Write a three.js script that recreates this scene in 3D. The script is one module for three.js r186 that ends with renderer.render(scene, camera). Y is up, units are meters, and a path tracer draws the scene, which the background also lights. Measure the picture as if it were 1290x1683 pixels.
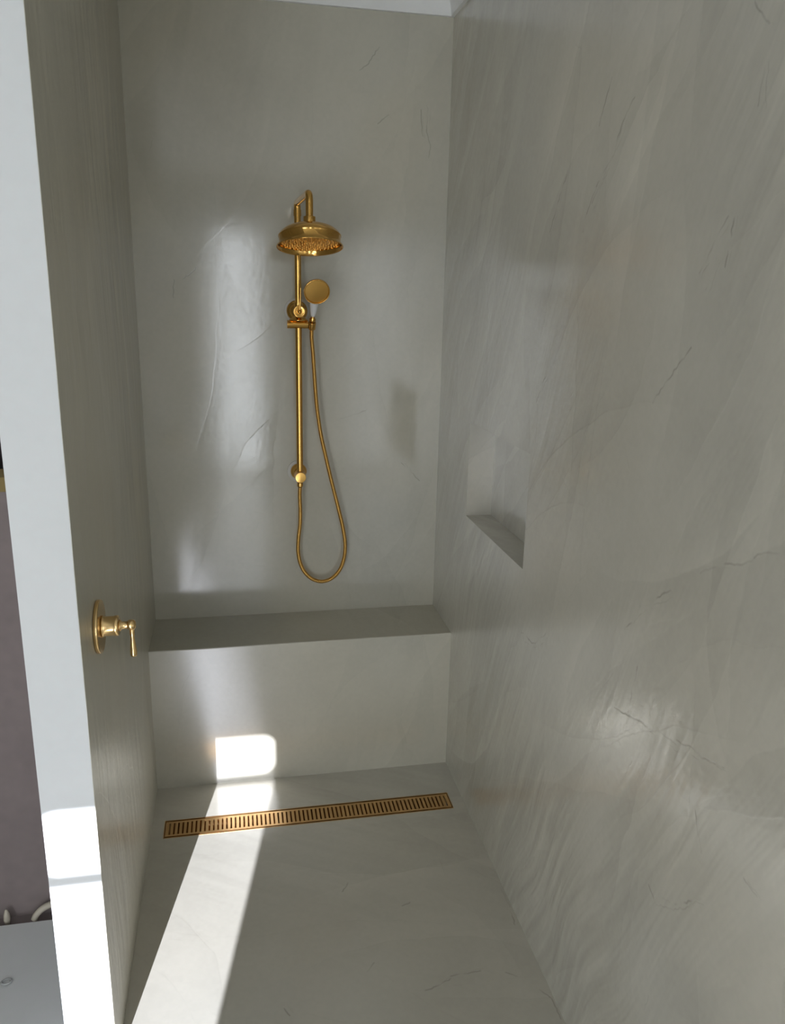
import * as THREE from 'three';
import { mergeGeometries } from 'three/addons/utils/BufferGeometryUtils.js';
import { RectAreaLightUniformsLib } from 'three/addons/lights/RectAreaLightUniformsLib.js';

// ---------------------------------------------------------------- camera, sky, sun, window light, exposure
const scene = new THREE.Scene();
const camera = new THREE.PerspectiveCamera(65.18, 1290 / 1683, 0.02, 100);
camera.position.set(0.2888, 1.6215, 2.7164);
camera.rotation.set(THREE.MathUtils.degToRad(-15.22), THREE.MathUtils.degToRad(-11.449), THREE.MathUtils.degToRad(1.213), 'YXZ');

const renderer = new THREE.WebGLRenderer({ antialias: true });
renderer.toneMapping = THREE.LinearToneMapping;
renderer.toneMappingExposure = 1.0;
renderer.shadowMap.enabled = true;
renderer.shadowMap.type = THREE.PCFSoftShadowMap;

scene.background = new THREE.Color().setRGB(1.2, 1.35, 1.5);           // hazy bright sky

const SUN = new THREE.Vector3(0.196, -0.463, -1);                     // the way the sunlight travels
const sun = new THREE.DirectionalLight(new THREE.Color().setRGB(0.95, 0.99, 1.13), 14);
sun.name = 'sun';
sun.position.set(-0.2, 0.6, 1.5).addScaledVector(SUN, -8);
sun.target.position.set(-0.2, 0.6, 1.5);
sun.castShadow = true;
Object.assign(sun.shadow.camera, { left: -3.5, right: 3.5, top: 3.5, bottom: -3.5, near: 0.5, far: 18 });
sun.shadow.radius = 0.45;
sun.shadow.mapSize.set(4096, 4096);
scene.add(sun, sun.target);

RectAreaLightUniformsLib.init();
const ZR = 4.6;                                                       // inner face of the wall behind the camera
const PANES = [[-1.62, -1.26, 0.06, 2.0], [-1.20, -0.84, 0.06, 2.0]];  // frosted panes of the window behind the camera: x0, x1, y0, y1
const DOOR = [0.17, 0.53, 0.06, 2.10];                                   // frosted glass of the door behind the camera
const DAY = new THREE.Color().setRGB(0.94, 1.0, 1.07);
for (const [x0, x1, y0, y1, power] of [...PANES.map((p) => [...p, 4.9]), [...DOOR, 3.3]]) {
  const l = new THREE.RectAreaLight(DAY, power, x1 - x0, y1 - y0);
  l.name = 'frosted_window';
  l.position.set((x0 + x1) / 2, (y0 + y1) / 2, ZR - 0.025);
  l.lookAt((x0 + x1) / 2, (y0 + y1) / 2, 0);
  scene.add(l);
}

// ---------------------------------------------------------------- helpers
const W = 1.0, BD = 0.2625, BH = 0.503, HC = 2.453, ZL = 1.27, CEIL = 2.55, XL = -1.75;
function rng(seed) { let a = seed >>> 0; return () => { a = (a + 0x6D2B79F5) | 0; let t = Math.imul(a ^ (a >>> 15), 1 | a); t = (t + Math.imul(t ^ (t >>> 7), 61 | t)) ^ t; return ((t ^ (t >>> 14)) >>> 0) / 4294967296; }; }
function lattice(n, seed) { const r = rng(seed), a = new Float32Array(n * n); for (let i = 0; i < a.length; i++) a[i] = r(); return a; }
const LN = 256, LAT = lattice(LN, 77);
function vn(x, y) {
  const xi = Math.floor(x), yi = Math.floor(y); let fx = x - xi, fy = y - yi;
  fx = fx * fx * (3 - 2 * fx); fy = fy * fy * (3 - 2 * fy);
  const x0 = xi & 255, x1 = (xi + 1) & 255, y0 = (yi & 255) << 8, y1 = ((yi + 1) & 255) << 8;
  const a = LAT[y0 + x0], b = LAT[y0 + x1], c = LAT[y1 + x0], d = LAT[y1 + x1];
  return a + (b - a) * fx + (c - a + (a - b - c + d) * fx) * fy;
}
function fbm(x, y, o) { let s = 0, a = 0.5, n = 0; for (let i = 0; i < o; i++) { s += a * vn(x, y); n += a; a *= 0.5; x = x * 2.03 + 17.3; y = y * 2.03 + 9.1; } return s / n; }
const toS = (v) => { v = Math.min(1, Math.max(0, v)); return 255 * (v <= 0.0031308 ? v * 12.92 : 1.055 * Math.pow(v, 1 / 2.4) - 0.055); };
function dataTex(data, w, h, srgb, sx, sy) {
  const t = new THREE.DataTexture(data, w, h, THREE.RGBAFormat, data instanceof Float32Array ? THREE.FloatType : THREE.UnsignedByteType);
  t.wrapS = t.wrapT = THREE.RepeatWrapping; t.magFilter = THREE.LinearFilter; t.minFilter = THREE.LinearMipmapLinearFilter; t.generateMipmaps = true;
  if (srgb) t.colorSpace = THREE.SRGBColorSpace;
  t.repeat.set(1 / sx, 1 / sy); t.needsUpdate = true; return t;
}
// Trowelled microcement over sx by sy metres: clouds, streaks along `angle`, overlapping trowel passes with one crisp edge, hairline drags at the places given.
function microcement({ sx, sy, w, h, seed, angle, base, rough, passes, lines = [], streak = 1, hair = 40, coat = 0, coatRough = 0.3, ior = 1.9, relief = 0.004, span = [0.08, 0.262], crisp = 1 }) {
  const n = w * h, tone = new Float32Array(n), bump = new Float32Array(n), rgh = new Float32Array(n), R = rng(seed);
  const ca = Math.cos(angle), sa = Math.sin(angle), ox = seed * 3.7, oy = seed * 1.9;
  for (let j = 0; j < h; j++) for (let i = 0; i < w; i++) {
    const x = i / w * sx, y = j / h * sy, k = j * w + i;
    const a = x * ca + y * sa, c = -x * sa + y * ca, wob = 0.05 * vn(x * 4 + ox, y * 4 + oy);
    const cloud = fbm(x * 2.1 + ox, y * 2.1 + oy, 4) - 0.5;
    const st = fbm(a * 4 + ox, (c + wob) * 42 + oy, 3) - 0.5;
    const where = Math.max(0, fbm(x * 1.7 + oy, y * 1.7 + ox, 2) - 0.35) * 2.2;
    const fine = fbm(x * 90 + ox, y * 90 + oy, 2) - 0.5;
    tone[k] = 0.34 * cloud + 0.22 * streak * st * where + 0.05 * fine;
    bump[k] = 0.30 * streak * st * (0.35 + where) + 0.10 * cloud + 0.05 * fine;
    rgh[k] = 0.10 * st * where + 0.06 * cloud + 0.03 * fine;
  }
  for (let p = 0; p < passes; p++) {                                  // trowel passes
    const cx = R() * sx, cy = R() * sy, th = angle + (R() - 0.5) * 1.3, L = 0.15 + 0.32 * R(), B = 0.04 + 0.12 * R(), bend = (R() - 0.5) * 2.2;
    const amp = (R() - 0.5) * 0.12 * crisp, lift = 0.02 + 0.05 * R(), ar = (R() - 0.5) * 0.09, ct = Math.cos(th), stn = Math.sin(th), ext = L + B, q = R() * 50;
    const i0 = Math.max(0, Math.floor((cx - ext) / sx * w)), i1 = Math.min(w, Math.ceil((cx + ext) / sx * w)), j0 = Math.max(0, Math.floor((cy - ext) / sy * h)), j1 = Math.min(h, Math.ceil((cy + ext) / sy * h));
    for (let j = j0; j < j1; j++) for (let i = i0; i < i1; i++) {
      const dx = i / w * sx - cx, dy = j / h * sy - cy, s = (dx * ct + dy * stn) / L;
      if (s < -1 || s > 1) continue;
      const t = (-dx * stn + dy * ct) + bend * s * s * L * 0.35 + 0.012 * (vn(s * 6 + q, q) - 0.5) + 0.002 * (vn(s * 25 + q, q + 9) - 0.5);
      if (t < 0 || t > B) continue;
      const f = (1 - t / B) * (1 - s * s) * Math.min(1, t / 0.0025), k = j * w + i;
      tone[k] += amp * f; bump[k] += lift * f; rgh[k] += ar * f;
      if (t < 0.0035 && vn(s * 14 + q, 3.3) > 0.5) tone[k] -= 0.02 * crisp * (1 - s * s);
    }
  }
  const drag = (pts, wd, amt) => {                                    // a hairline left by grit under the trowel
    for (let m = 0; m + 1 < pts.length; m++) {
      const [xa, ya] = pts[m], [xb, yb] = pts[m + 1], len = Math.hypot(xb - xa, yb - ya), steps = Math.ceil(len / 0.0006), q = R() * 90;
      for (let e = 0; e < steps; e++) {
        const u = e / steps, wv = 0.014 * (vn(u * len * 22 + q, q) - 0.5) + 0.004 * (vn(u * len * 120 + q, q) - 0.5);
        const on = Math.max(0, vn(u * len * 45 + q, q + 31) - 0.25);
        const x = xa + (xb - xa) * u - (yb - ya) / len * wv, y = ya + (yb - ya) * u + (xb - xa) / len * wv;
        const pi = x / sx * w, pj = y / sy * h, rad = Math.max(0.7, wd / sx * w);
        for (let j = Math.floor(pj - rad); j <= pj + rad; j++) for (let i = Math.floor(pi - rad); i <= pi + rad; i++) {
          if (i < 0 || j < 0 || i >= w || j >= h) continue;
          const f = Math.max(0, 1 - Math.hypot(i - pi, j - pj) / (rad + 0.3)) * on, k = j * w + i;
          if (f > 0) { tone[k] = Math.max(tone[k] - amt * f * 0.35, -0.3); bump[k] -= 0.03 * f; }
        }
      }
    }
  };
  for (const l of lines) { drag(l, 0.002, 0.42); if (R() < 0.6) drag(l.map(([x, y]) => [x + 0.008, y - 0.006]), 0.001, 0.3); }
  for (let q = 0; q < hair; q++) {
    const x = R() * sx, y = R() * sy, th = angle + (R() - 0.5) * 0.7 + (R() < 0.2 ? 1.3 : 0), L = 0.02 + 0.09 * R();
    drag([[x, y], [x + Math.cos(th) * L, y + Math.sin(th) * L]], 0.0009, 0.10 + 0.12 * R());
  }
  const C = new Uint8Array(n * 4), B = new Float32Array(n * 4), Q = new Uint8Array(n * 4);
  for (let j = 0; j < h; j++) for (let i = 0; i < w; i++) {
    const k = j * w + i, m = 1 + tone[k], hue = vn(i / w * sx * 3.1 + oy, j / h * sy * 3.1 + ox) - 0.5;
    C[4 * k] = toS(base[0] * m * (1 + 0.03 * hue)); C[4 * k + 1] = toS(base[1] * m); C[4 * k + 2] = toS(base[2] * m * (1 - 0.05 * hue)); C[4 * k + 3] = 255;
    const b = Math.min(1, Math.max(0, 0.5 + 0.6 * bump[k])); B[4 * k] = B[4 * k + 1] = B[4 * k + 2] = b; B[4 * k + 3] = 1;
    const r = 255 * Math.min(span[1], Math.max(span[0], rough + rgh[k])); Q[4 * k] = Q[4 * k + 1] = Q[4 * k + 2] = r; Q[4 * k + 3] = 255;
  }
  return new THREE.MeshPhysicalMaterial({ map: dataTex(C, w, h, true, sx, sy), bumpMap: dataTex(B, w, h, false, sx, sy), bumpScale: relief, roughnessMap: dataTex(Q, w, h, false, sx, sy), roughness: 1, ior, clearcoat: coat, clearcoatRoughness: coatRough });
}
function metreUV(geo) {                                               // uv in metres on each face's own plane
  const g = geo.index ? geo.toNonIndexed() : geo; g.computeVertexNormals();
  const p = g.attributes.position, nn = g.attributes.normal, uv = new Float32Array(p.count * 2);
  for (let i = 0; i < p.count; i++) {
    const ax = Math.abs(nn.getX(i)), ay = Math.abs(nn.getY(i)), az = Math.abs(nn.getZ(i));
    if (ax >= ay && ax >= az) { uv[2 * i] = p.getZ(i); uv[2 * i + 1] = p.getY(i); } else if (ay >= az) { uv[2 * i] = p.getX(i); uv[2 * i + 1] = p.getZ(i); } else { uv[2 * i] = p.getX(i); uv[2 * i + 1] = p.getY(i); }
  }
  g.setAttribute('uv', new THREE.BufferAttribute(uv, 2)); return g;
}
const box = (x0, x1, y0, y1, z0, z1) => new THREE.BoxGeometry(x1 - x0, y1 - y0, z1 - z0).translate((x0 + x1) / 2, (y0 + y1) / 2, (z0 + z1) / 2);
function mesh(name, geo, mat, parent = scene) {
  const m = new THREE.Mesh(Array.isArray(geo) ? mergeGeometries(geo.map((g) => { const q = g.index ? g.toNonIndexed() : g; for (const k of Object.keys(q.attributes)) if (!['position', 'normal', 'uv'].includes(k)) q.deleteAttribute(k); return q; })) : geo, mat);
  m.name = name; m.castShadow = m.receiveShadow = true; parent.add(m); return m;
}
function structure(name, geo, mat, label, category) {
  const m = mesh(name, metreUV(Array.isArray(geo) ? mergeGeometries(geo.map((g) => (g.index ? g.toNonIndexed() : g))) : geo), mat);
  m.userData = { kind: 'structure', label, category }; return m;
}
function thing(name, label, category, at = [0, 0, 0]) { const g = new THREE.Group(); g.name = name; g.position.set(...at); g.userData = { label, category }; scene.add(g); return g; }
function rect(s, x0, x1, y0, y1, r = 0) {
  if (!r) { s.moveTo(x0, y0); s.lineTo(x1, y0); s.lineTo(x1, y1); s.lineTo(x0, y1); s.closePath(); return s; }
  s.moveTo(x0 + r, y0); s.lineTo(x1 - r, y0); s.absarc(x1 - r, y0 + r, r, -Math.PI / 2, 0); s.lineTo(x1, y1 - r); s.absarc(x1 - r, y1 - r, r, 0, Math.PI / 2); s.lineTo(x0 + r, y1); s.absarc(x0 + r, y1 - r, r, Math.PI / 2, Math.PI); s.lineTo(x0, y0 + r); s.absarc(x0 + r, y0 + r, r, Math.PI, 1.5 * Math.PI); return s;
}
const slab = (outer, holes, depth, o = {}) => { const s = rect(new THREE.Shape(), ...outer); for (const h of holes) s.holes.push(rect(new THREE.Path(), ...h)); return new THREE.ExtrudeGeometry(s, { depth, bevelEnabled: false, curveSegments: 10, ...o }); };
const V = (x, y, z) => new THREE.Vector3(x, y, z);
const lathe = (pts, seg = 40) => new THREE.LatheGeometry(pts.map(([r, y]) => new THREE.Vector2(Math.max(r, 1e-5), y)), seg);
const cyl = (a, b, r0, r1 = r0, seg = 28) => { const d = b.clone().sub(a), g = new THREE.CylinderGeometry(r1, r0, d.length(), seg); g.applyQuaternion(new THREE.Quaternion().setFromUnitVectors(V(0, 1, 0), d.clone().normalize())); return g.translate((a.x + b.x) / 2, (a.y + b.y) / 2, (a.z + b.z) / 2); };
const along = (g, a, dir) => g.applyQuaternion(new THREE.Quaternion().setFromUnitVectors(V(0, 1, 0), dir.clone().normalize())).translate(a.x, a.y, a.z);   // stands a lathe up along dir from a
function bent(points, radii) {                                        // straight runs joined by rounded bends
  const c = new THREE.CurvePath(); let last = points[0];
  for (let i = 1; i < points.length - 1; i++) {
    const p = points[i], a = p.clone().add(points[i - 1].clone().sub(p).setLength(radii[i - 1])), b = p.clone().add(points[i + 1].clone().sub(p).setLength(radii[i - 1]));
    c.add(new THREE.LineCurve3(last, a)); c.add(new THREE.QuadraticBezierCurve3(a, p, b)); last = b;
  }
  c.add(new THREE.LineCurve3(last, points.at(-1))); return c;
}
function ribbed(curve, ribs, r, amp, sides = 12) {                    // hose of wound metal strip
  const n = ribs * 4, fr = curve.computeFrenetFrames(n, false), pos = [], idx = [];
  for (let i = 0; i <= n; i++) {
    const p = curve.getPointAt(i / n), rr = r + [amp, amp, -amp, -amp][i % 4];
    for (let k = 0; k < sides; k++) { const a = k / sides * 2 * Math.PI, q = p.clone().addScaledVector(fr.normals[i], rr * Math.cos(a)).addScaledVector(fr.binormals[i], rr * Math.sin(a)); pos.push(q.x, q.y, q.z); }
  }
  for (let i = 0; i < n; i++) for (let k = 0; k < sides; k++) { const a = i * sides + k, b = i * sides + (k + 1) % sides, c = a + sides, d = b + sides; idx.push(a, b, c, b, d, c); }
  const g = new THREE.BufferGeometry(); g.setAttribute('position', new THREE.Float32BufferAttribute(pos, 3)); g.setIndex(idx); g.computeVertexNormals(); g.setAttribute('uv', new THREE.Float32BufferAttribute(new Float32Array(pos.length / 3 * 2), 2)); return g;
}

// ---------------------------------------------------------------- materials
const CEM = [0.505, 0.478, 0.388];
const cementRight = microcement({ sx: 3.4, sy: 2.55, w: 2048, h: 1536, seed: 11, angle: 1.15, base: [0.53, 0.503, 0.43], rough: 0.225, ior: 2.3, relief: 0.0065, coat: 0.3, coatRough: 0.2, passes: 260, hair: 90, streak: 1.8, crisp: 1.6, lines: [
  [[1.269, 1.967], [1.21, 1.877], [1.143, 1.831], [1.11, 1.782], [1.099, 1.749]], [[1.25, 1.95], [1.19, 1.86], [1.13, 1.80]], [[1.176, 2.017], [1.131, 1.943]], [[0.996, 1.883], [0.913, 1.761]], [[1.616, 1.744], [1.608, 1.668]], [[1.601, 1.741], [1.541, 1.662]], [[1.584, 1.683], [1.566, 1.636]],
  [[1.604, 2.016], [1.645, 1.977]], [[1.645, 1.935], [1.646, 1.876]], [[0.894, 0.779], [1.005, 0.798], [1.066, 0.854]], [[1.57, 1.152], [1.477, 1.079], [1.435, 1.022]], [[1.828, 1.301], [1.766, 1.272], [1.644, 1.208]], [[1.609, 0.599], [1.632, 0.587], [1.691, 0.632], [1.762, 0.696]], [[1.717, 0.83], [1.738, 0.776]],
  [[1.421, 0.856], [1.55, 0.88], [1.64, 0.905], [1.742, 0.937], [1.77, 0.94]], [[1.847, 0.811], [1.881, 0.808]], [[1.498, 0.971], [1.471, 0.87]], [[0.979, 1.473], [0.901, 1.38]], [[1.549, 1.546], [1.441, 1.451]]] });
const cementBack = microcement({ sx: 1.1, sy: 2.6, w: 864, h: 2048, seed: 5, angle: 1.4, base: CEM, rough: 0.125, relief: 0.0016, passes: 60, hair: 25, streak: 0.5, lines: [
  [[0.923, 2.215], [0.932, 2.046]], [[0.9, 2.187], [0.91, 2.108]], [[0.764, 2.357], [0.708, 2.282]], [[0.802, 2.164], [0.764, 2.136]], [[0.146, 1.651], [0.189, 1.689]], [[0.115, 1.595], [0.123, 1.651]], [[0.868, 1.048], [0.936, 0.98]], [[0.651, 1.201], [0.756, 1.243]]] });
const cementBench = cementBack.clone(); cementBench.roughnessMap = null; cementBench.roughness = 0.25;
const cementLeft = microcement({ sx: 1.3, sy: 2.6, w: 1024, h: 2048, seed: 8, angle: 1.53, base: CEM, rough: 0.36, ior: 2.0, relief: 0.008, span: [0.3, 0.55], passes: 120, hair: 40, streak: 3 });
const cementFloor = microcement({ sx: 1.8, sy: 3.4, w: 1088, h: 2048, seed: 3, angle: 0.5, base: [0.51, 0.484, 0.412], rough: 0.22, passes: 110, hair: 40, streak: 0.5, coat: 1, coatRough: 0.2, lines: [
  [[0.544, 0.84], [0.569, 0.807]], [[0.701, 0.925], [0.728, 0.916]], [[0.702, 1.208], [0.771, 1.175], [0.851, 1.17]], [[0.995, 0.907], [0.991, 0.977], [0.985, 1.043]], [[0.974, 1.247], [0.99, 1.277], [0.99, 1.337]], [[0.367, 1.192], [0.377, 1.216]], [[0.909, 1.186], [0.935, 1.204]], [[0.566, 1.129], [0.59, 1.096]]] });
function speckled(base, amp, size, seed, sx, rough) {                 // plain paint or plaster with a little grain
  const w = 512, C = new Uint8Array(w * w * 4), f = sx / w;
  for (let j = 0; j < w; j++) for (let i = 0; i < w; i++) {
    const m = 1 + amp * (fbm(i * f * 4 + seed, j * f * 4, 3) - 0.5) * 2 + amp * (fbm(i * f * size + seed, j * f * size + 5, 2) - 0.5) * 1.4, k = 4 * (j * w + i);
    for (let c = 0; c < 3; c++) C[k + c] = toS(base[c] * m); C[k + 3] = 255;
  }
  return new THREE.MeshStandardMaterial({ map: dataTex(C, w, w, true, sx, sx), roughness: rough });
}
const paint = speckled([0.72, 0.73, 0.73], 0.02, 60, 4, 2.6, 0.55);
const roomPaint = speckled([0.84, 0.84, 0.82], 0.02, 60, 9, 2.6, 0.7);
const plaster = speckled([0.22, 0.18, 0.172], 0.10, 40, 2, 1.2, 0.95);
const board = speckled([0.66, 0.67, 0.66], 0.02, 30, 6, 1.0, 0.4);
const paving = speckled([0.62, 0.60, 0.56], 0.05, 30, 7, 2.0, 0.9);
const M = {
  gold: new THREE.MeshPhysicalMaterial({ color: new THREE.Color().setRGB(0.74, 0.43, 0.12), metalness: 1, roughness: 0.1 }),
  goldSoft: new THREE.MeshPhysicalMaterial({ color: new THREE.Color().setRGB(0.78, 0.46, 0.13), metalness: 1, roughness: 0.28 }),
  brass: new THREE.MeshPhysicalMaterial({ color: new THREE.Color().setRGB(0.82, 0.57, 0.27), metalness: 1, roughness: 0.2 }),
  grate: new THREE.MeshPhysicalMaterial({ color: new THREE.Color().setRGB(0.62, 0.39, 0.17), metalness: 1, roughness: 0.42 }),
  ceramic: new THREE.MeshPhysicalMaterial({ color: new THREE.Color().setRGB(0.82, 0.82, 0.82), roughness: 0.15, clearcoat: 1, clearcoatRoughness: 0.05 }),
  paleDisc: new THREE.MeshStandardMaterial({ color: new THREE.Color().setRGB(0.52, 0.51, 0.46), roughness: 0.5 }),  // thin discs behind the wall flanges, slightly paler than the cement
  frame: new THREE.MeshStandardMaterial({ color: new THREE.Color().setRGB(0.72, 0.72, 0.71), roughness: 0.5 }),
  glass: new THREE.MeshPhysicalMaterial({ color: 0xffffff, transmission: 1, roughness: 0, thickness: 0, ior: 1.5 }),
  frosted: new THREE.MeshStandardMaterial({ color: new THREE.Color().setRGB(0.6, 0.6, 0.6), emissive: DAY, emissiveIntensity: 1.2, roughness: 0.6 }),
  timber: new THREE.MeshStandardMaterial({ color: new THREE.Color().setRGB(0.24, 0.17, 0.06), roughness: 0.8 }),
  pipe: new THREE.MeshStandardMaterial({ color: new THREE.Color().setRGB(0.50, 0.45, 0.36), roughness: 0.6 }),
  clear: new THREE.MeshPhysicalMaterial({ color: new THREE.Color().setRGB(0.45, 0.46, 0.45), roughness: 0.25 }),
};

// ---------------------------------------------------------------- room shell
const DR = [0.038, 0.958, 0.440, 0.526];                              // linear drain: x0, x1, z0, z1
{
  const s = new THREE.Shape(); [[0, 0], [W, 0], [W, ZR + 0.02], [XL, ZR + 0.02], [XL, ZL], [0, ZL]].forEach(([x, z], i) => (i ? s.lineTo(x, z) : s.moveTo(x, z))); s.closePath();
  s.holes.push(rect(new THREE.Path(), ...DR));
  const g = new THREE.ExtrudeGeometry(s, { depth: 0.06, bevelEnabled: false }).rotateX(Math.PI / 2);   // shape y becomes z, thickness goes down
  structure('floor', g, cementFloor, 'polished grey microcement shower floor with a slot for the brass drain', 'floor');
}
structure('floor_outer', box(XL, 0, -0.06, 0, 0, ZL), plaster, 'rough grey screed floor beyond the shower partition', 'floor');
structure('wall_back', box(-0.1, W + 0.2, 0, CEIL, -0.12, 0), cementBack, 'grey microcement wall behind the brass shower set', 'wall');
{
  const NZ = [0.373, 0.890, 0.952, 1.250], ND = 0.082;
  const front = slab([0, ZR + 0.02, 0, CEIL], [NZ], ND).rotateY(-Math.PI / 2).translate(W + ND, 0, 0);      // shape x becomes z
  structure('wall_right', [front, box(W + ND, W + 0.2, 0, CEIL, 0, ZR + 0.02)], cementRight, 'large trowelled grey microcement wall with a recessed shelf niche', 'wall');
}
{
  const p = structure('wall_left', box(-0.1, -0.001, 0, CEIL, 0, ZL), paint, 'narrow white painted end of the partition beside the brass mixer valve', 'wall');
  const f = mesh('microcement_face', metreUV(box(-0.001, 0, 0, CEIL, 0, ZL - 0.0005)), cementLeft, p); f.userData.label = 'grey microcement skin with upright brush streaks';
}
structure('ceiling', box(XL - 0.1, W + 0.2, CEIL, CEIL + 0.1, -0.12, ZR + 0.15), roomPaint, 'white flat ceiling above the shower', 'ceiling');
{
  const R = CEIL - HC, s = new THREE.Shape(); s.moveTo(0, 0); s.lineTo(0.012, 0); s.absarc(R + 0.012, 0, R, Math.PI, Math.PI / 2, true); s.lineTo(R + 0.012, R + 0.001); s.lineTo(0, R + 0.001); s.closePath();
  const a = new THREE.ExtrudeGeometry(s, { depth: W, bevelEnabled: false, curveSegments: 14 }).rotateY(-Math.PI / 2).translate(W, HC, 0);      // profile x becomes z
  const b = new THREE.ExtrudeGeometry(s, { depth: ZR, bevelEnabled: false, curveSegments: 14 }).scale(-1, 1, 1).translate(W, HC, 0);
  b.index || (() => { const p = b.attributes.position, n = p.count; for (let i = 0; i < n; i += 3) for (const k of Object.keys(b.attributes)) { const t = b.attributes[k], z = t.itemSize, A = t.array; for (let c = 0; c < z; c++) { const q = A[(i + 1) * z + c]; A[(i + 1) * z + c] = A[(i + 2) * z + c]; A[(i + 2) * z + c] = q; } } })();
  structure('trim_1', a, roomPaint, 'white plaster cove along the top of the wall behind the shower', 'cove');
  structure('trim_2', b, roomPaint, 'white plaster cove along the top of the wall with the niche', 'cove');
}
{
  const g = slab([XL - 0.1, W + 0.2, 0, CEIL], [[-1.68, -0.38, 0.0001, 2.26], [0.0, 0.72, 0.0001, 2.2]], 0.12).translate(0, 0, ZR + 0.01);
  structure('wall_rear', g, roomPaint, 'white wall with the tall window, behind the camera', 'wall');
}
structure('wall_far', box(XL - 0.1, XL, 0, CEIL, 0, ZR + 0.02), roomPaint, 'white side wall of the room outside the shower', 'wall');
{
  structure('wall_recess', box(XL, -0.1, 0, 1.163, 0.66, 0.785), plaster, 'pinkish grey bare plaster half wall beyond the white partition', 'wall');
}
structure('wall_recess_upper', box(XL, -0.1, 1.30, CEIL, 0.60, 0.66), roomPaint, 'white wall above the dark gap beyond the partition', 'wall');
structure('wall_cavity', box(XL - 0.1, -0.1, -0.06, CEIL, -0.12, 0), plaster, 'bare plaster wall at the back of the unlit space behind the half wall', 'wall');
structure('ground', box(-12, 12, -0.2, -0.1, ZR + 0.13, 24), paving, 'pale sunlit paving outside the window', 'ground');

// window behind the camera: a clear pane in two lights lets the sun in, frosted panes on either side
{
  const win = new THREE.Group(); win.name = 'window_1'; win.userData = { kind: 'structure', label: 'tall white framed window with frosted side panes behind the camera', category: 'window' }; scene.add(win);
  const CL = [[-0.772, -0.455, 0.06, 2.008, 0.02], [-0.772, -0.455, 2.027, 2.182, 0.045]];
  mesh('frame', slab([-1.68, -0.38, 0, 2.26], [...PANES, ...CL], 0.02).translate(0, 0, ZR - 0.01), M.frame, win);
  for (const [x0, x1, y0, y1] of CL) mesh('clear_pane', box(x0 - 0.005, x1 + 0.005, y0 - 0.005, y1 + 0.005, ZR - 0.001, ZR - 0.0005), M.glass, win);
  for (const [x0, x1, y0, y1] of PANES) mesh('frosted_pane', box(x0, x1, y0, y1, ZR - 0.003, ZR + 0.003), M.frosted, win);
  const door = new THREE.Group(); door.name = 'door_1'; door.userData = { kind: 'structure', label: 'white door with a tall frosted glass behind the camera', category: 'door' }; scene.add(door);
  const [x0, x1, y0, y1] = DOOR;
  mesh('door_leaf', slab([0.0, 0.72, 0.001, 2.2], [DOOR], 0.04).translate(0, 0, ZR - 0.012), M.frame, door);
  mesh('frosted_pane', box(x0, x1, y0, y1, ZR - 0.003, ZR + 0.003), M.frosted, door);
}

// ---------------------------------------------------------------- bench
{
  const s = new THREE.Shape(); s.moveTo(0, 0); s.lineTo(BD, 0); s.lineTo(BD, BH - 0.004); s.absarc(BD - 0.004, BH - 0.004, 0.004, 0, Math.PI / 2); s.lineTo(0, BH); s.closePath();
  const b = mesh('shower_bench', metreUV(new THREE.ExtrudeGeometry(s, { depth: W, bevelEnabled: false, curveSegments: 5 }).rotateY(-Math.PI / 2).translate(W, 0, 0)), cementBench);
  b.userData = { label: 'built-in grey microcement bench below the shower set, sun patch on its front', category: 'bench' };
}

// ---------------------------------------------------------------- linear drain
{
  const [x0, x1, z0, z1] = DR, d = thing('linear_drain', 'long slotted brass channel drain set in the shower floor', 'drain', [(x0 + x1) / 2, 0, (z0 + z1) / 2]);
  const L = x1 - x0, B = z1 - z0, e = 0.0045, ez = 0.0075, n = 67, pitch = (L - 2 * e - 0.012) / n, holes = [];
  const flat = (g, top) => g.rotateX(Math.PI / 2).translate(0, top, 0);
  mesh('frame', flat(slab([-L / 2, L / 2, -B / 2, B / 2], [[-L / 2 + 0.0018, L / 2 - 0.0018, -B / 2 + 0.0018, B / 2 - 0.0018]], 0.02), 0.0008), M.grate, d);
  for (let i = 0; i < n; i++) { const c = -L / 2 + e + 0.006 + pitch * (i + 0.5); holes.push([c - 0.0026, c + 0.0026, -0.0275, 0.0275]); }
  mesh('grate', flat(slab([-L / 2 + e, L / 2 - e, -B / 2 + ez, B / 2 - ez], holes, 0.004), 0.0005), M.grate, d).userData.label = 'slotted brass cover plate';
  mesh('trough', [box(-L / 2 + 0.0018, L / 2 - 0.0018, -0.059, -0.057, -B / 2 + 0.0018, B / 2 - 0.0018), box(-L / 2 + 0.0018, L / 2 - 0.0018, -0.059, -0.004, -B / 2 + 0.0018, -B / 2 + 0.003), box(-L / 2 + 0.0018, L / 2 - 0.0018, -0.059, -0.004, B / 2 - 0.003, B / 2 - 0.0018)], M.grate, d);
}

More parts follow.
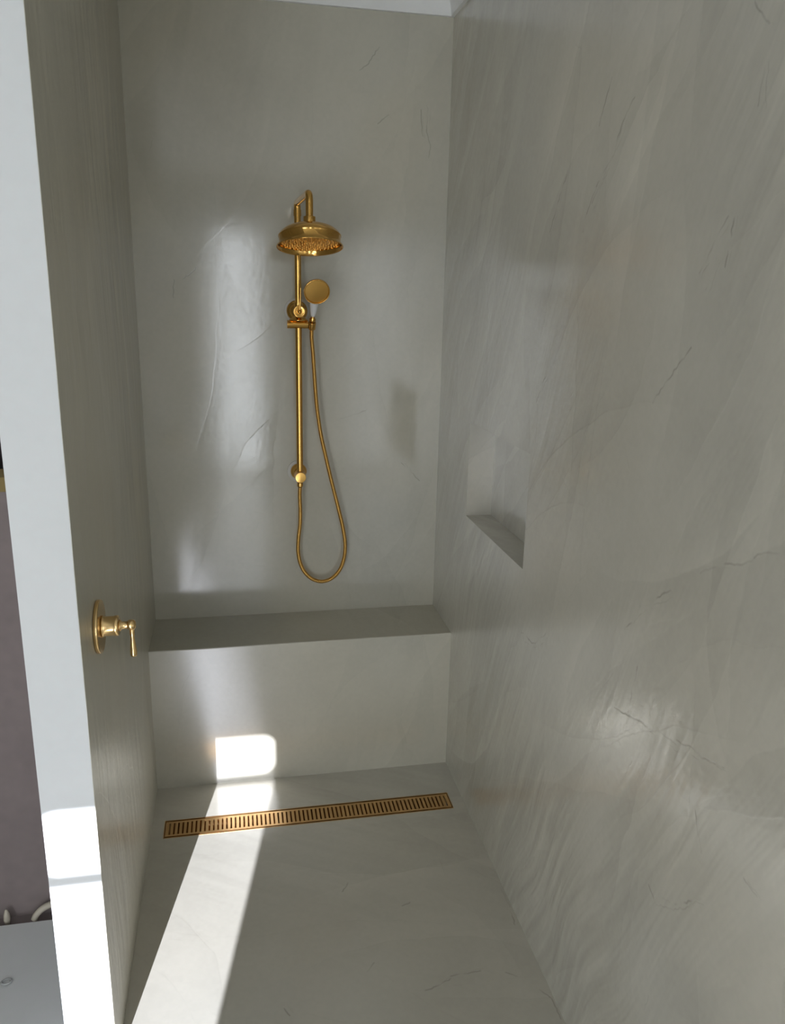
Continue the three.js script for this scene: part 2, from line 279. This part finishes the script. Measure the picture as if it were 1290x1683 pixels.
// ---------------------------------------------------------------- shower column
const RX = 0.505, RZ = 0.058;
{
  const s = thing('shower_riser', 'gold brass riser rail with domed rain shower head and round wall mounts', 'shower');
  const P = (x, y, z) => V(RX + x, y, z);
  mesh('riser_pipe', cyl(P(0, 1.022, RZ), P(0, 1.868, RZ), 0.0105), M.gold, s);
  mesh('shower_arm', new THREE.TubeGeometry(bent([P(0, 1.862, RZ), P(0, 1.889, RZ), P(0.011, 1.889, 0.335), P(0.011, 1.822, 0.335)], [0.014, 0.028]), 90, 0.0106, 24), M.gold, s);
  mesh('elbow_collar', cyl(P(0, 1.850, RZ), P(0, 1.868, RZ), 0.0122), M.gold, s);
  mesh('arm_nut', lathe([[0, 0.022], [0.0108, 0.022], [0.0172, 0.020], [0.0172, 0.003], [0.0155, 0], [0, 0]], 24).translate(RX + 0.011, 1.806, 0.335), M.gold, s);
  // head, tilted a little towards the room about its swivel
  const head = mesh('shower_head', lathe([[0.011, 0.004], [0.014, 0], [0.030, -0.003], [0.052, -0.007], [0.070, -0.014], [0.082, -0.024], [0.0865, -0.031], [0.0885, -0.033], [0.0885, -0.036], [0.0865, -0.038], [0.0868, -0.050], [0.0885, -0.056], [0.0935, -0.0615], [0.0940, -0.0635], [0.0930, -0.0645], [0.0895, -0.0625], [0.0850, -0.055], [0.0845, -0.046]], 72), M.gold, s);
  head.position.set(RX + 0.011, 1.806, 0.335); head.rotation.x = -0.215;
  mesh('face_plate', lathe([[0, -0.049], [0.0846, -0.049], [0.0846, -0.046], [0, -0.046]], 64), M.goldSoft, head);
  const nubs = [];
  for (let ring = 1; ring <= 7; ring++) for (let k = 0, n = ring * 5 + 2; k < n; k++) { const a = (k + ring * 0.37) / n * 2 * Math.PI, r = ring * 0.0111; nubs.push(new THREE.CylinderGeometry(0.0032, 0.0022, 0.005, 7).translate(r * Math.cos(a), -0.0513, r * Math.sin(a))); }
  const nz = mesh('spray_nozzles', nubs, M.goldSoft, head); nz.userData.kind = 'stuff';
  // upper mount with the diverter
  const yd = 1.562;
  const fl = mesh('wall_flange', along(lathe([[0, 0], [0.034, 0], [0.034, 0.003], [0.030, 0.008], [0.021, 0.016], [0.017, 0.028], [0, 0.028]], 40), P(0, yd, 0.0022), V(0, 0, 1)), M.gold, s);
  mesh('pale_disc', along(lathe([[0, 0], [0.041, 0], [0.0405, 0.0022], [0, 0.0022]], 40), P(0, yd, 0), V(0, 0, 1)), M.paleDisc, fl).userData.label = 'thin pale disc between flange and wall';
  const dv = mesh('diverter', [cyl(P(0, yd, 0.028), P(0, yd, 0.086), 0.0155), cyl(P(0, yd - 0.03, RZ), P(0, yd + 0.026, RZ), 0.0135), along(lathe([[0, 0], [0.0175, 0], [0.0195, 0.002], [0.0195, 0.011], [0.017, 0.013], [0.013, 0.0115], [0.0115, 0.011], [0, 0.011]], 36), P(0, yd, 0.084), V(0, 0, 1))], M.gold, s);
  mesh('diverter_lever', [along(lathe([[0, 0], [0.0075, 0], [0.0075, 0.008], [0.005, 0.0125], [0, 0.0135]], 24), P(0, yd, 0.094), V(0, 0, 1)), cyl(P(0.001, yd, 0.101), P(0.0045, yd + 0.073, 0.102), 0.0032, 0.0024, 12)], M.gold, dv);
  // slide bracket that cradles the hand shower
  const br = mesh('slide_bracket', [cyl(P(-0.037, 1.521, RZ + 0.004), P(0.0305, 1.521, RZ + 0.004), 0.0128, 0.0128, 32), cyl(P(-0.026, 1.521, RZ + 0.004), P(-0.0245, 1.521, RZ + 0.004), 0.0137), cyl(P(0.018, 1.521, RZ + 0.004), P(0.0195, 1.521, RZ + 0.004), 0.0137), along(lathe([[0.0106, 0], [0.030, 0], [0.030, 0.004], [0.019, 0.012], [0.0145, 0.016], [0.0106, 0.016]], 32), P(0, 1.532, RZ), V(0, 1, 0))], M.gold, s);
  mesh('cradle', [along(lathe([[0.0078, -0.012], [0.0122, -0.012], [0.0122, 0.011], [0.0112, 0.0125], [0.0078, 0.0125], [0.0078, -0.012]], 24), V(0.5478, 1.519, 0.068), V(0.035, 0.86, 0.5))], M.gold, br);
  // lower mount and outlet
  const yl = 1.021;
  const f2 = mesh('wall_flange', along(lathe([[0, 0], [0.0275, 0], [0.0275, 0.003], [0.024, 0.008], [0.018, 0.017], [0.0155, 0.03], [0, 0.03]], 40), P(0, yl + 0.004, 0.0022), V(0, 0, 1)), M.gold, s);
  mesh('pale_disc', along(lathe([[0, 0], [0.038, 0], [0.0375, 0.0022], [0, 0.0022]], 40), P(0, yl + 0.004, 0), V(0, 0, 1)), M.paleDisc, f2).userData.label = 'thin pale disc between flange and wall';
  mesh('lower_mount', along(lathe([[0, 0], [0.0165, 0], [0.0178, 0.004], [0.0178, 0.056], [0.0168, 0.059], [0, 0.059]], 36), P(0, yl, 0.03), V(0, 0, 1)), M.goldSoft, s);
  mesh('hose_outlet', [cyl(P(0, 0.992, RZ), P(0, 1.01, RZ), 0.0085), along(lathe([[0, 0], [0.0095, 0], [0.0102, 0.002], [0.0102, 0.012], [0.009, 0.014], [0, 0.014]], 12), P(0, 0.984, RZ), V(0, 1, 0))], M.gold, s);
}
{
  const h = thing('hand_shower', 'gold hand shower with white ceramic grip and looped metal hose', 'hand shower');
  const a = V(0.5478, 1.519, 0.068), d = V(0.035, 0.86, 0.5).normalize(), at = (t) => a.clone().addScaledVector(d, t);
  mesh('ferrule', along(lathe([[0, -0.016], [0.0062, -0.016], [0.0062, 0.0135], [0.0098, 0.016], [0.0104, 0.022], [0.0075, 0.027], [0.0058, 0.031], [0.0065, 0.036], [0, 0.036]], 24), a, d), M.gold, h);
  mesh('grip', along(lathe([[0, 0], [0.0066, 0], [0.0082, 0.006], [0.0112, 0.022], [0.0132, 0.040], [0.0136, 0.052], [0.0125, 0.064], [0.0102, 0.070], [0, 0.070]], 32), at(0.034), d), M.ceramic, h).userData.label = 'white glazed ceramic grip';
  mesh('neck', cyl(at(0.102), at(0.128), 0.0098, 0.0115), M.gold, h);
  const hn = V(0.03, -0.42, 0.9).normalize(), c = V(0.5525, 1.6235, 0.176);
  const hd = mesh('spray_head', along(lathe([[0, -0.036], [0.010, -0.035], [0.017, -0.030], [0.026, -0.020], [0.035, -0.011], [0.0382, -0.006], [0.0402, -0.003], [0.0402, 0.002], [0.0390, 0.0035], [0.0368, 0.003], [0.0358, -0.001]], 56), c, hn), M.gold, h);
  mesh('face_plate', along(lathe([[0, 0], [0.0361, -0.001], [0.0361, -0.003], [0, -0.003]], 48), c, hn), M.goldSoft, hd);
  const hz = [[0.505, 0.9825, 0.058], [0.5035, 0.955, 0.056], [0.505, 0.905, 0.052], [0.5045, 0.850, 0.046], [0.4985, 0.790, 0.04], [0.4975, 0.745, 0.036], [0.505, 0.700, 0.033], [0.524, 0.660, 0.031], [0.551, 0.636, 0.03], [0.583, 0.627, 0.03], [0.616, 0.637, 0.03], [0.643, 0.665, 0.031], [0.659, 0.708, 0.033], [0.6635, 0.760, 0.036], [0.656, 0.820, 0.039], [0.637, 0.903, 0.043], [0.614, 0.995, 0.047], [0.594, 1.082, 0.05], [0.576, 1.165, 0.053], [0.564, 1.250, 0.056], [0.5565, 1.340, 0.059], [0.551, 1.430, 0.061], [0.5473, 1.480, 0.0575], [0.5472, 1.5035, 0.0595]].map((p) => V(...p));
  mesh('hose', ribbed(new THREE.CatmullRomCurve3(hz), 300, 0.0066, 0.00055), M.gold, h).userData.label = 'ribbed gold metal hose';
}

// ---------------------------------------------------------------- mixer valve on the partition
{
  const y = 0.947, z = 1.098, v = thing('mixer_valve', 'round brass shower mixer with drop lever on the partition wall', 'valve', [0, y, z]), X = V(1, 0, 0), o = V(0, 0, 0);
  mesh('cover_plate', along(lathe([[0, 0], [0.054, 0], [0.056, 0.002], [0.056, 0.0075], [0.0545, 0.0095], [0, 0.0095]], 60), o, X), M.brass, v);
  mesh('valve_body', along(lathe([[0, 0.009], [0.0225, 0.009], [0.0225, 0.013], [0.0205, 0.015], [0.0205, 0.034], [0.0215, 0.036], [0.0215, 0.042], [0.0195, 0.044], [0, 0.044]], 40), o, X), M.brass, v);
  mesh('stem', along(lathe([[0, 0.043], [0.0125, 0.043], [0.0115, 0.047], [0.008, 0.049], [0.008, 0.060], [0.009, 0.061], [0, 0.061]], 28), o, X), M.brass, v);
  const lv = mesh('lever', lathe([[0, -0.0705], [0.0062, -0.070], [0.0074, -0.067], [0.0072, -0.062], [0.0058, -0.045], [0.0042, -0.026], [0.0052, -0.022], [0.0050, -0.006], [0, -0.006]], 24).translate(0.0685, 0, 0), M.brass, v);
  mesh('lever_boss', along(lathe([[0, 0], [0.0085, 0], [0.0108, 0.003], [0.0112, 0.008], [0.0105, 0.013], [0.007, 0.0165], [0, 0.0175]], 28), V(0.0598, 0, 0), X), M.brass, lv);
}

// ---------------------------------------------------------------- unfinished corner beyond the partition
{
  const b = mesh('white_board', metreUV(box(-1.05, -0.115, 0.0005, 0.016, 0.832, 1.75)), board); b.userData = { label: 'white board lying on the floor beyond the partition', category: 'board' };
  const t = mesh('timber_batten', box(XL + 0.02, -0.105, 1.163, 1.197, 0.69, 0.784), M.timber); t.userData = { label: 'yellow brown timber batten along the top of the plaster half wall', category: 'batten' };
  const p = mesh('pipe_stub', lathe([[0, 0], [0.0065, 0], [0.0085, 0.016], [0.0075, 0.030], [0.003, 0.045], [0, 0.046]], 16).translate(-0.335, 0.0, 0.81), M.pipe); p.userData = { label: 'short cream pipe stub standing behind the white board', category: 'pipe' };
  const q = mesh('bent_pipe', new THREE.TubeGeometry(new THREE.CatmullRomCurve3([V(-0.268, 0.008, 0.815), V(-0.262, 0.02, 0.812), V(-0.245, 0.035, 0.808), V(-0.22, 0.043, 0.805), V(-0.18, 0.044, 0.805), V(-0.12, 0.04, 0.805)]), 40, 0.0085, 12), M.pipe); q.userData = { label: 'curved cream pipe between the white board and plaster wall', category: 'pipe' };
  const r = mesh('wire_ring', new THREE.TorusGeometry(0.0105, 0.0026, 8, 28).rotateX(Math.PI / 2 - 0.25).translate(-0.284, 0.0195, 1.024), M.clear); r.userData = { label: 'small grey ring lying on the white board', category: 'ring' };
}

renderer.render(scene, camera);
